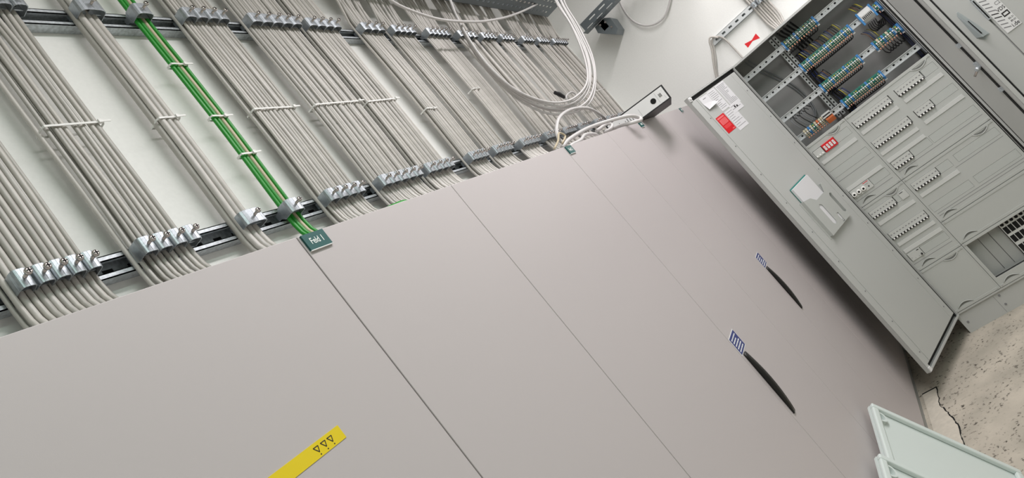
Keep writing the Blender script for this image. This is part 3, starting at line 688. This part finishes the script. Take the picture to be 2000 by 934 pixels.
for nm, u0, u1, z, pat, n, up in STR:
    st = (u1-u0)/n
    for k in range(n):
        pos = ('%s from left' % ORD[k]) if k < 12 else ('%s from right' % ORD[n-1-k])
        terminal(pat[k % len(pat)], u0+(k+.5)*st, z, 'terminal block, %s in the %s' % (pos, nm), 'terminal blocks of the '+nm)
        u = u0+(k+.5)*st
        wire([(u, z-.036, CD+.014), (u-.001, z-.044, CD+.006), (u-.006, z-.050, CD-.02), (u-.02, z-.054, CD-.05)], .0030, WBLK, 'black wire under terminal block %s, %s' % (pos, nm), 'black wires under the '+nm)
    for k in range(up):
        u = u0+.012+(k+.5)*((u1-u0)/24); j = random.uniform(-.006, .006)
        wire([(u, z+.025, CD+.010), (u-.005, z+.05+j*.5, CD+.016), (u-.012, z+.074+j, CD+.004), (u-.02, z+.075, CD-.05)], .0024, WM[(k*5+n) % 6], 'coloured wire, %s from left, above the %s' % (ORD[k] if k < 20 else ('second from right' if k == 20 else 'last'), nm), 'wires above the '+nm)
    end_bracket(u0-.007, z, 'blue end bracket at the left end of the '+nm); end_bracket(u1+.007, z, 'blue end bracket at the right end of the '+nm)
for nm, u0, u1, z, pat, n in (('short strip right on the third rail', .618, .728, RZ[2], 'gwybgwgb', 8), ('multi-coloured strip on the lowest rail', .045, .19, RZ[3]-.002, 'wwbwywow', 10)):
    st = (u1-u0)/n
    for k in range(n):
        terminal(pat[k % len(pat)], u0+(k+.5)*st, z, 'terminal block, %s in the %s' % (ORD[k]+' from left', nm), 'terminal blocks of the '+nm)
    if n == 8:
        end_bracket(u0-.007, z, 'blue end bracket left of the '+nm)
        for k in range(4): wire([(u0+.01+k*.011, z+.025, CD+.01), (u0+.004+k*.011, z+.075, CD+.01), (u0-.01+k*.011, z+.10, CD-.05)], .0022, WM[k+1], 'coloured wire, %s from left, above the short right strip' % ORD[k], 'wires above the short right strip')
        for k in range(6): wire([(u0+.012+k*.017, z-.035, CD+.008), (u0+.014+k*.017, z-.062, CD+.01), (u0+.03+k*.017, z-.08, CD-.01), (u0+.05+k*.014, z-.06, CD-.05)], .003, WBLK, 'black wire loop, %s from left, below the short right strip' % ORD[k], 'wires below the short right strip')
    else:
        for k in range(6): wire([(u0+.01+k*.02, z+.025, CD+.01), (u0-.006+k*.018, z+.095, CD+.012), (u0+.0+k*.02, z+.125+.006*(k % 3), CD-.02), (u0+.02+k*.02, z+.10, CD-.08)], .0026, [WGRY, WBLK][k % 2], 'thin wire arch, %s from left, above the multi-coloured strip' % ORD[k], 'wires above the multi-coloured strip')
        t = thing('relay_module', 'small orange relay beside the multi-coloured terminals', 'relay', FO(.205, z, CD))
        fr = lambda a, b, c: FO(.205+a, z+b, CD+c)
        b = MB(fr); b.prism([(-.035, .0), (-.035, .045), (-.01, .055), (.0, .055), (.0, 0)], -.022, .022, TB_OR, ax='bca'); b.build('housing', t); MB(fr).box(-.03, .022, .006, .03, .0, .05, LSTRIP).build('module', t)
        MB(fr).box(-.028, .02, .014, .022, .05, .0505, KTXT).build('print', t)
# small blue surge block right on the second rail
t = thing('terminal_module', 'blue and grey fuse terminal module right on the second rail', 'terminal module', FO(.69, RZ[1], CD))
fr = lambda a, b, c: FO(.685+a, RZ[1]+b, CD+c)
for q in (-.042, .032): MB(fr).box(q, q+.01, -.04, .04, 0, .04, TB_BLUE).build('end_plate', t)
b = MB(fr); b.prism([(-.036, .0), (-.036, .022), (-.016, .042), (.016, .042), (.036, .022), (.036, 0)], -.032, .032, LSTRIP, ax='bca'); b.build('housing', t)
b = MB(fr); b.box(-.028, .028, .006, .013, .042, .045, WHITE)
for k in range(7): b.box(-.026+k*.008, -.021+k*.008, -.014, .001, .042, .045, DARK)
b.build('fuse_row', t)
for k in range(5): wire([(.66+k*.011, RZ[1]-.045, CD+.02), (.655+k*.011, RZ[1]-.08, CD+.02), (.675+k*.012, RZ[1]-.105, CD), (.71+k*.008, RZ[1]-.07, CD-.05)], .0034, WBLK, 'black wire loop, %s from left, below the blue fuse module' % ORD[k], 'wires below the fuse module')
for k in range(4): wire([(.66+k*.012, RZ[1]+.045, CD+.02), (.65+k*.012, RZ[1]+.075, CD+.015), (.645+k*.012, RZ[1]+.09, CD-.04)], .0028, [WYG, WBRN, WBLK, WYG][k], 'coloured wire, %s from left, above the blue fuse module' % ORD[k], 'wires above the fuse module')
for z, pos in ((RZ[1]-.004, 'second'), (RZ[2]-.004, 'third')):
    terminal('y', .742, z, 'yellow and green earth terminal at the right end of the %s rail' % pos, 'earth terminals'); end_bracket(.756, z, 'blue end bracket by the right side wall on the %s rail' % pos)
# harnesses
for k in range(7):
    o = [random.uniform(-.008, .008) for _ in range(8)]
    tag(MB(FO).tube(smooth([(.29+.007*k, 1.80, -.16), (.285+.006*k+o[0], 1.72, -.15), (.275+.006*k+o[1], 1.64, -.15), (.28+.007*k+o[2], 1.55, -.15), (.295+.006*k+o[3], 1.47, -.15), (.30+.006*k+o[4], 1.40, -.14), (.30+.006*k, 1.34, -.13)], 4), .005, [WBLK, WBLK, WBLU][k % 3], 6).build('wire', org=FO(.29, 1.6, -.15)),
        '%s wire of the dark harness, %s from left, running down beside the uprights' % ('blue' if k % 3 == 2 else 'black', ORD[k]), 'wire', 'dark wire harness')
    tag(MB(FO).tube(smooth([(.735+.004*k, 1.74, -.16), (.738+.004*k+o[5]*.5, 1.64, -.15), (.742+.004*k+o[6]*.5, 1.54, -.15), (.745+.003*k, 1.44, -.15), (.74+.003*k, 1.34, -.14)], 4), .004, [WBLK, WBLU, WBLK][k % 3], 6).build('wire', org=FO(.74, 1.6, -.15)),
        '%s wire of the right side harness, %s from left, under the earth terminals' % ('blue' if k % 3 == 1 else 'black', ORD[k]), 'wire', 'right side wire harness')
for k in range(5):
    tag(MB(FO).tube(smooth([(.30+.022*k, 1.965, -.13), (.305+.022*k, 1.94, -.15), (.32+.02*k, 1.90, -.17), (.33+.02*k, 1.80, -.18)], 3), .0055, WBLK, 6).build('cable', org=FO(.3+.02*k, 1.95, -.15)), 'black cable, %s from left, entering through the open cabinet roof' % ORD[k], 'cable', 'black cables at the cabinet roof')
for k in range(2):
    tag(MB(FO).tube(smooth([(.06+.02*k, 1.965, -.20), (.09+.02*k, 1.85, -.235), (.15+.015*k, 1.70, -.24), (.17+.012*k, 1.58, -.24), (.16+.01*k, 1.48, -.22), (.12+.012*k, 1.44, -.15)], 4), .0035, WGRY, 6).build('cable', org=FO(.15, 1.7, -.24)), '%s thin grey cable curving over the cabinet back panel' % ('left' if k == 0 else 'right'), 'cable')

# --- door leaves
def leaf(FR_, W_, nm_side, fl=.022):
    d = MB(FR_); d.box(.006, W_, ZB, ZT, -.002, 0, CAB2)
    for (a, c, e, f) in ((.006, W_, ZT-.0025, ZT), (.006, W_, ZB, ZB+.0025), (W_-.0025, W_, ZB, ZT), (.006, .0085, ZB, ZT)): d.box(a, c, e, f, -.002, fl, CAB2)
    # lips turned in from the rim at top, bottom and free edge
    d.box(.006, W_, ZT-.008, ZT, fl-.002, fl, CAB2); d.box(.006, W_, ZB, ZB+.012, fl-.002, fl, CAB2); d.box(W_-.026, W_, ZB, ZT, fl-.002, fl, CAB2)
    o = d.build('door_leaf', OC, bevel=.0008); o['label'] = nm_side+' door leaf, swung open'
    g = MB(FR_); g.box(.010, W_-.027, ZT-.030, ZT-.010, 0, .006, BLACK); g.box(.010, W_-.027, ZB+.014, ZB+.030, 0, .006, BLACK); g.box(.0088, .020, ZB+.01, ZT-.01, 0, .010, BLACK); g.build('gasket_or_gap_shade', o)
    p = MB(FR_); p.box(.021, W_-.028, ZB+.030, ZT-.030, 0, .014, CAB2); p.build('inner_panel', o, bevel=.002)
    return o
LL = leaf(FL, .543, 'left')
b = MB(FL); b.box(.470, .478, ZB+.034, ZT-.034, .014, .0165, CAB2); b.box(.066, .072, ZB+.034, ZT-.034, .014, .0155, CAB2); b.build('stiffener', LL, bevel=.001)
b = MB(FL)
for k in range(9):
    for a in (.052, .490): b.cyl((a, .22+k*.2, .014), (a, .22+k*.2, .016), .0035, GTXT, 8)
b.build('rivet', LL)
b = MB(FL); b.box(.522, .543, ZT-.03, ZT-.004, .02, .028, WHITE); b.cyl((.532, ZT-.014, .022), (.532, ZT-.014, .034), .008, WHITE, 10); b.build('corner_buffer', LL)
b = MB(FL); b.box(.522, .543, ZB+.004, ZB+.026, .02, .027, WHITE); b.build('corner_buffer', LL)
c0 = .0142
def sheet(u0, u1, z0, z1, lines, lab, m=PAPER, lm=GTXT, lift=0.):
    p = MB(FL); p.box(u0, u1, z0, z1, c0+lift, c0+lift+.0006, m)
    z = z1-.012
    while lines and z > z0+.008:
        a = u1-.008; l = (u1-u0)*random.choice((.45, .7, .8, .85)); p.box(a-l, a, z-.0012, z+.0012, c0+lift+.0004, c0+lift+.0009, lm); z -= lines
    o = p.build('paper_notice', LL); o['label'] = lab; return p
sheet(.170, .270, 1.795, 1.95, .008, 'white printed notice with fine text lines')
sheet(.181, .295, 1.760, 1.812, .018, 'small printed slip with two dark boxes', lift=.0007)
p = MB(FL); p.box(.245, .258, 1.785, 1.797, .0155, .0162, KTXT); p.box(.222, .236, 1.782, 1.793, .0155, .0162, KTXT); p.build('print', LL)
sheet(.282, .365, 1.81, 1.947, .011, 'white printed notice, second from the hinge')
sheet(.258, .365, 1.668, 1.80, .014, 'lower white printed notice beside the red sticker', lift=.0003)
p = MB(FL); p.add([(.368, 1.942, c0+.001), (.456, 1.944, c0+.001), (.458, 1.905, c0+.001), (.37, 1.89, c0+.001), (.362, 1.868, .035), (.455, 1.862, .022)], [(0, 1, 2, 3), (3, 2, 5, 4)], PAPER)
p.box(.40, .43, 1.925, 1.929, c0+.001, c0+.0014, GTXT); o = p.build('paper_notice', LL); o['label'] = 'white notice with its lower corner peeling off'
p = MB(FL); p.box(.373, .461, 1.695, 1.803, c0, c0+.0008, RED); p.box(.385, .455, 1.786, 1.796, c0+.0006, c0+.0012, REDL); p.box(.385, .45, 1.748, 1.781, c0+.0006, c0+.0011, REDL)
for k in range(5): p.box(.39, .445, 1.752+k*.006, 1.7535+k*.006, c0+.001, c0+.0014, RED)
p.box(.385, .45, 1.722, 1.742, c0+.0006, c0+.0011, mat('mid_red', (228, 70, 74), .4)); p.box(.378, .40, 1.7, 1.706, c0+.0006, c0+.0011, REDL)
o = p.build('sticker', LL); o['label'] = 'red warning sticker with pale text'
# document pocket and papers inside
pk = MB(FL); cp = .034
pk.box(.152, .402, .930, .934, .014, cp, PLATE); pk.box(.398, .402, .930, 1.164, .014, cp, PLATE); pk.box(.138, .152, .930, 1.16, .014, .0165, PLATE); pk.box(.402, .414, .922, 1.166, .014, .0165, PLATE); pk.box(.150, .154, .930, 1.16, .014, cp, PLATE)
hs = [(.228, .246, .930, .992)]
for (ua, ub) in ((.148, .182), (.292, .327)):
    for q, dz in ((0, .0), (.003, .005), (.007, .009), (.012, .012)): hs.append((ua+q, ub-q, .972-dz, 1.080+dz))
pk.holes((.152, .402, .930, 1.118), hs, cp, cp+.002, PLATE)
pk.prism([(.402, 1.118), (.402, 1.164), (.335, 1.15), (.30, 1.118)], cp, cp+.002, PLATE); pk.prism([(.152, 1.118), (.152, 1.162), (.168, 1.16), (.195, 1.118)], cp, cp+.002, PLATE)
pk.box(.236, .246, .945, .951, cp, cp+.004, PLATE)
o = pk.build('document_pocket', LL); o['label'] = 'grey plastic document pocket'
t = thing('document_folder', 'papers in a teal folder standing in the door pocket', 'folder', FL(.3, .935, .02))
MB(FL).box(.196, .396, .936, 1.255, .0168, .0185, TEALP).build('folder_cover', t)
b = MB(FL); b.box(.200, .394, .937, 1.248, .0187, .0315, PAPER); b.build('papers', t)
RL = leaf(FRR, .25, 'narrow right')
b = MB(FRR); b.box(.193, .205, ZB+.05, ZT-.05, .014, .019, BLACK); b.build('locking_rod', RL)
b = MB(FRR); b.box(.190, .206, 1.165, 1.20, .014, .028, GALV); b.cyl((.197, 1.165, .028), (.175, 1.142, .052), .006, SCREW, 10); b.cyl((.197, 1.165, .02), (.197, 1.165, .04), .011, GALV, 12); b.build('latch', RL)
for z in (1.31, 1.02, .84): MB(FRR).box(.188, .206, z-.012, z+.012, .014, .024, GALV).build('rod_guide', RL)

# ------------------------------------------------------------------ neighbouring cabinet at the right
t = thing('distribution_cabinet', 'closed grey cabinet right of the open one, carrying a white sign', 'cabinet', (XO+.12, -1.6, 0))
b = MB(FO); b.box(.806, 1.70, .0, 1.983, -D, -.012, CAB2); b.build('body', t)
MB(FO).box(.812, .916, .125, 1.98, -.012, .004, CAB2).build('side_cover', t, bevel=.001)
MB(FO).box(.917, .935, .125, 1.98, -.012, -.004, BLACK).build('gasket_or_gap_shade', t)  # black strip painted in for the shadow gap beside the open leaf
d1 = MB(FO).box(.936, 1.050, .125, 1.98, -.012, .006, CAB2).build('door', t, bevel=.002)
d2 = MB(FO).box(1.056, 1.70, .125, 1.98, -.012, .006, CAB2).build('door', t, bevel=.002)
b = MB(FO); b.box(1.047, 1.060, 1.305, 1.435, .006, .020, GALV); b.box(1.052, 1.058, 1.312, 1.428, .020, .0215, HOLE); b.build('pull_bar', d1)
b = MB(FO); b.box(1.066, 1.138, 1.196, 1.62, .0065, .011, WHITE)
for k in range(16):
    z = 1.225+k*.022; b.prism([(1.070, z), (1.070, z+.006), (1.098, z-.008), (1.098, z-.014)], .011, .0113, GTXT if k not in (3, 4) else KTXT)
for s, sz, z, m in (('i.de', .030, 1.203, KTXT), ('89-01', .014, 1.229, KTXT), ('83-31', .014, 1.246, KTXT), ('VDS', .027, 1.306, KTXT), ('C2', .026, 1.340, GTXT)):
    b.text(s, sz, 1.136, z, .0113, m, 'RIGHT', squeeze=.8)
b.holes((1.103, 1.134, 1.268, 1.294), [(1.108, 1.129, 1.275, 1.287)], .011, .0113, KTXT); o = b.build('sign', d2); o['label'] = 'white sign with black lettering and grey chevrons'
WEDGE = mat('wedge_grey_plastic', (168, 176, 176), .4)
b = MB(FO); b.prism([(.971, 1.43), (.980, 1.432), (1.0, 1.33), (1.012, 1.250), (.995, 1.245), (.982, 1.238), (.962, 1.262)], .006, .010, WEDGE)
b.add([(.964, 1.415, .008), (.974, 1.428, .014), (.978, 1.258, .034), (.958, 1.270, .008), (1.002, 1.32, .010), (1.008, 1.252, .010)], [(0, 1, 2, 3), (1, 4, 5, 2)], WEDGE)
b.prism([(.983, 1.275), (.988, 1.275), (.982, 1.365), (.980, 1.365)], .02, .033, HOLE)
o = b.build('wedge_bracket', d1); o['label'] = 'grey folded wedge-shaped bracket with a dark slit'

# ------------------------------------------------------------------ white covers leaning on the row
def cover(P1, e1, e2, W_, L_, label):
    P1, e1, e2 = Vector(P1), Vector(e1), Vector(e2); nn = e1.cross(e2)
    if nn.dot(CAM-P1) < 0: nn = -nn
    fr = lambda a, b, c: tuple(P1+e1*a+e2*b+nn*c)
    t = thing('cover_panel', label, 'cover panel', P1)
    MB(fr).box(0, W_, 0, L_, -.030, -.018, LID).build('panel', t)
    f = MB(fr); w = .024
    for (a, c, e, g) in ((0, w, 0, L_), (W_-w, W_, 0, L_), (w, W_-w, 0, w), (w, W_-w, L_-w, L_)): f.box(a, c, e, g, -.018, 0, LID)
    f.build('rim', t, bevel=.005)
    for a in (.045,):
        n = 12; arc = [(a+.028*math.cos(math.pi*i/n)+.028, w+.026*math.sin(math.pi*i/n)) for i in range(n+1)]
        inn = [(a+.020*math.cos(math.pi*i/n)+.028, w+.018*math.sin(math.pi*i/n)) for i in range(n, -1, -1)]
        MB(fr).prism(arc+inn, -.018, -.002, LID).build('clip', t)
E1, E2 = (-.9891, 0, -.1472), (.1334, -.4226, -.8965)
cover((2.811, -.050, .553), E1, E2, .387, .555, 'white rimmed cover panel leaning on the closed cabinets, farther one')
cover((2.420, -.052, .558), E1, E2, .387, .555, 'white rimmed cover panel leaning on the closed cabinets, nearer one')
for o in bpy.data.objects:
    if '_o' in o: del o['_o']
